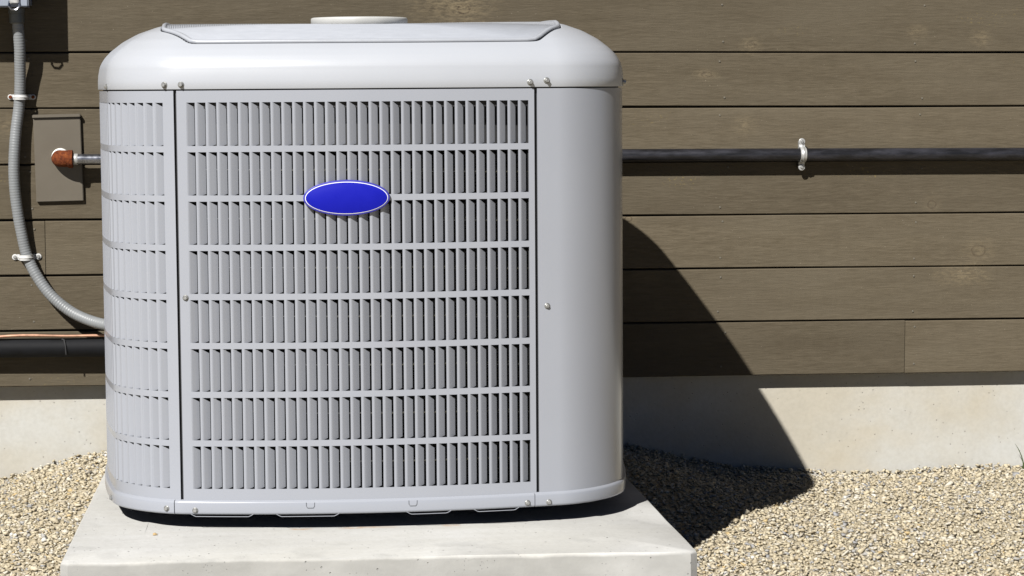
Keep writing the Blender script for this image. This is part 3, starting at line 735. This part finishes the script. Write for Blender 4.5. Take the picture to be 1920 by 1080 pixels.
two_hole_strap('conduit_strap', (-.4558, WALL_Y-.0008, zz(-.3812)), rad(-1), .0124, .0190, M_STRAP, 'pale grey conduit strap below the cover plate, lower of two', .0262, .011, 'straps holding the ribbed conduit')
# brown cover plate
pl = empty('cover_plate', (-.3864, WALL_Y, zz(-.2685))); tag(pl, 'brown painted cover plate behind the rusty pipe elbow', 'cover plate')
MB().box(-.0475, .0470, -.0085, -.0008, 0, .170, .0012).make('plate', M_PLATE, pl, True, 30); pl.rotation_euler = (0, rad(-1.2), 0)
MB().box(-.0485, .0475, -.0140, -.0008, 0.1702, .1770, .0012).make('top_lip', M_PLATE, pl, True, 30)
# gas pipe
PZ = zz(-.1806); PY = WALL_Y-.034
gp = empty('gas_pipe', (.5869, WALL_Y, PZ)); tag(gp, 'black iron pipe along the wall ending in a rusty elbow', 'pipe')
def gpart(mb, name, mat): return under(mb.make(name, mat, None, True, 40), gp)
gpart(MB().tube([(x, WALL_Y-max(.0250, .0310-.009*(x-.02)), PZ+.0008*math.sin(x*2.1)) for x in np.linspace(.02, 4.6, 60)], .0134, 24), 'pipe_run', M_BPIPE)
gpart(MB().tube([(-.3639, PY, PZ-.0012), (-.1956, PY, PZ-.001), (.04, WALL_Y-.0310, PZ)], .0108, 20), 'nipple', M_GALV)
gpart(MB().lathe([(.0110, 0), (.0116, .002), (.0114, .008), (.0110, .010)], 20, 'x', (-.3575, PY, PZ-.0012)), 'thread_end', M_GALV2)
a = np.linspace(0, math.pi/2, 12); er = .017
ep = [(-.3849, WALL_Y-.003, PZ)]+[(-.3849+er*(1-math.cos(t)), PY+er-er*math.sin(t), PZ) for t in a]+[(-.3590, PY, PZ-.0008)]
rr = [.0165]+[.0168]*12+[.0162]
gpart(MB().tube(ep, rr, 24), 'elbow', M_RUST)
gpart(MB().lathe([(.0165, 0), (.0182, .001), (.0182, .009), (.0165, .010)], 24, 'x', (-.3670, PY, PZ-.0008)), 'elbow_collar', M_RUST)
gpart(MB().lathe([(.0182, 0.0), (.0182, .0095), (.0165, .0118)], 28, 'y', (-.3839, WALL_Y-.0005, PZ+.0022)), 'sealant_ring', M_SEAL)
two_hole_strap('pipe_strap', (1.1485, WALL_Y-.0008, zz(-.1798)), rad(90), 0.0140, .0256, M_GALV2, 'bright zinc strap holding the black pipe right of the air conditioner', .0300, .0125, lift=.017)
# refrigerant lines, lower left
il = empty('insulated_line', (-.5869, WALL_Y, zz(-.5624))); tag(il, 'thick black foam covered refrigerant line low on the left', 'refrigerant line')
xs = np.linspace(-1.7, -.02, 60)
ip = [(x, WALL_Y-.030+.0015*math.sin(x*9), zz(-.5639)+.0012*math.sin(x*7+1)) for x in xs]+[(.0293, WALL_Y-.06, zz(-.5644)), (.0587, WALL_Y-.13, zz(-.5644)), (.0685, WALL_Y-.36, zz(-.5644))]
under(MB().tube(ip, .0195, 24).make('foam_sleeve', M_FOAM, None, True), il)
under(MB().tube([(-.3766, WALL_Y-.0505, zz(-.5771)), (-.3776, WALL_Y-.0512, zz(-.5595)), (-.3805, WALL_Y-.045, zz(-.5482)), (-.3873, WALL_Y-.0385, zz(-.5453))], .0016, 8).make('cable_tie', M_DARK, None), il)
cl = empty('copper_line', (-.5869, WALL_Y, zz(-.5409))); tag(cl, 'thin bare copper tube lying along the top of the black insulated line', 'copper tube')
wob = lambda x: .0016*math.sin(x*16+2.2)+.0010*math.sin(x*37)
cpth = [(x, WALL_Y-.043, zz(-.5401)+wob(x)) for x in np.linspace(-1.7, 0.0, 110)]+[(.0489, WALL_Y-.06, zz(-.5409)), (.0978, WALL_Y-.13, zz(-.5409)), (.1076, WALL_Y-.36, zz(-.5409))]
under(MB().tube(cpth, .0030, 12).make('tube', M_COPPER, None, True), cl)
# one stray stone on the slab
sb = bmesh.new(); bmesh.ops.create_icosphere(sb, subdivisions=2, radius=1)
for q in sb.verts: q.co = Vector((q.co.x*.0036, q.co.y*.0030, q.co.z*.0024))*(1+.18*math.sin(q.co.x*9+q.co.z*7))
mb = MB(); mb.bm(sb); o = mb.make('pebble', M_PEB, None, True); o.location = (-.157, 3.728, PADZ+.0024); tag(o, 'single small tan pebble lying on the concrete slab', 'pebble')
# grass sprout at the foot of the foundation
gs = empty('grass_sprout', (1.6511, FND_Y-.025, gz(1.688, 5.0)+0)); tag(gs, 'small green grass sprout at the foot of the foundation far right', 'grass')
for dx, h, lean in ((0, .060, -.022), (.004, .048, .002), (-.003, .03, .012)):
    mb = MB(); pts = [(dx+lean*t*t, -.004*t, h*t) for t in np.linspace(0, 1, 7)]
    mb.tube(pts, [.0013, .0014, .0014, .0012, .001, .0007, .0002], 5); mb.make('blade', M_GRASS, gs)
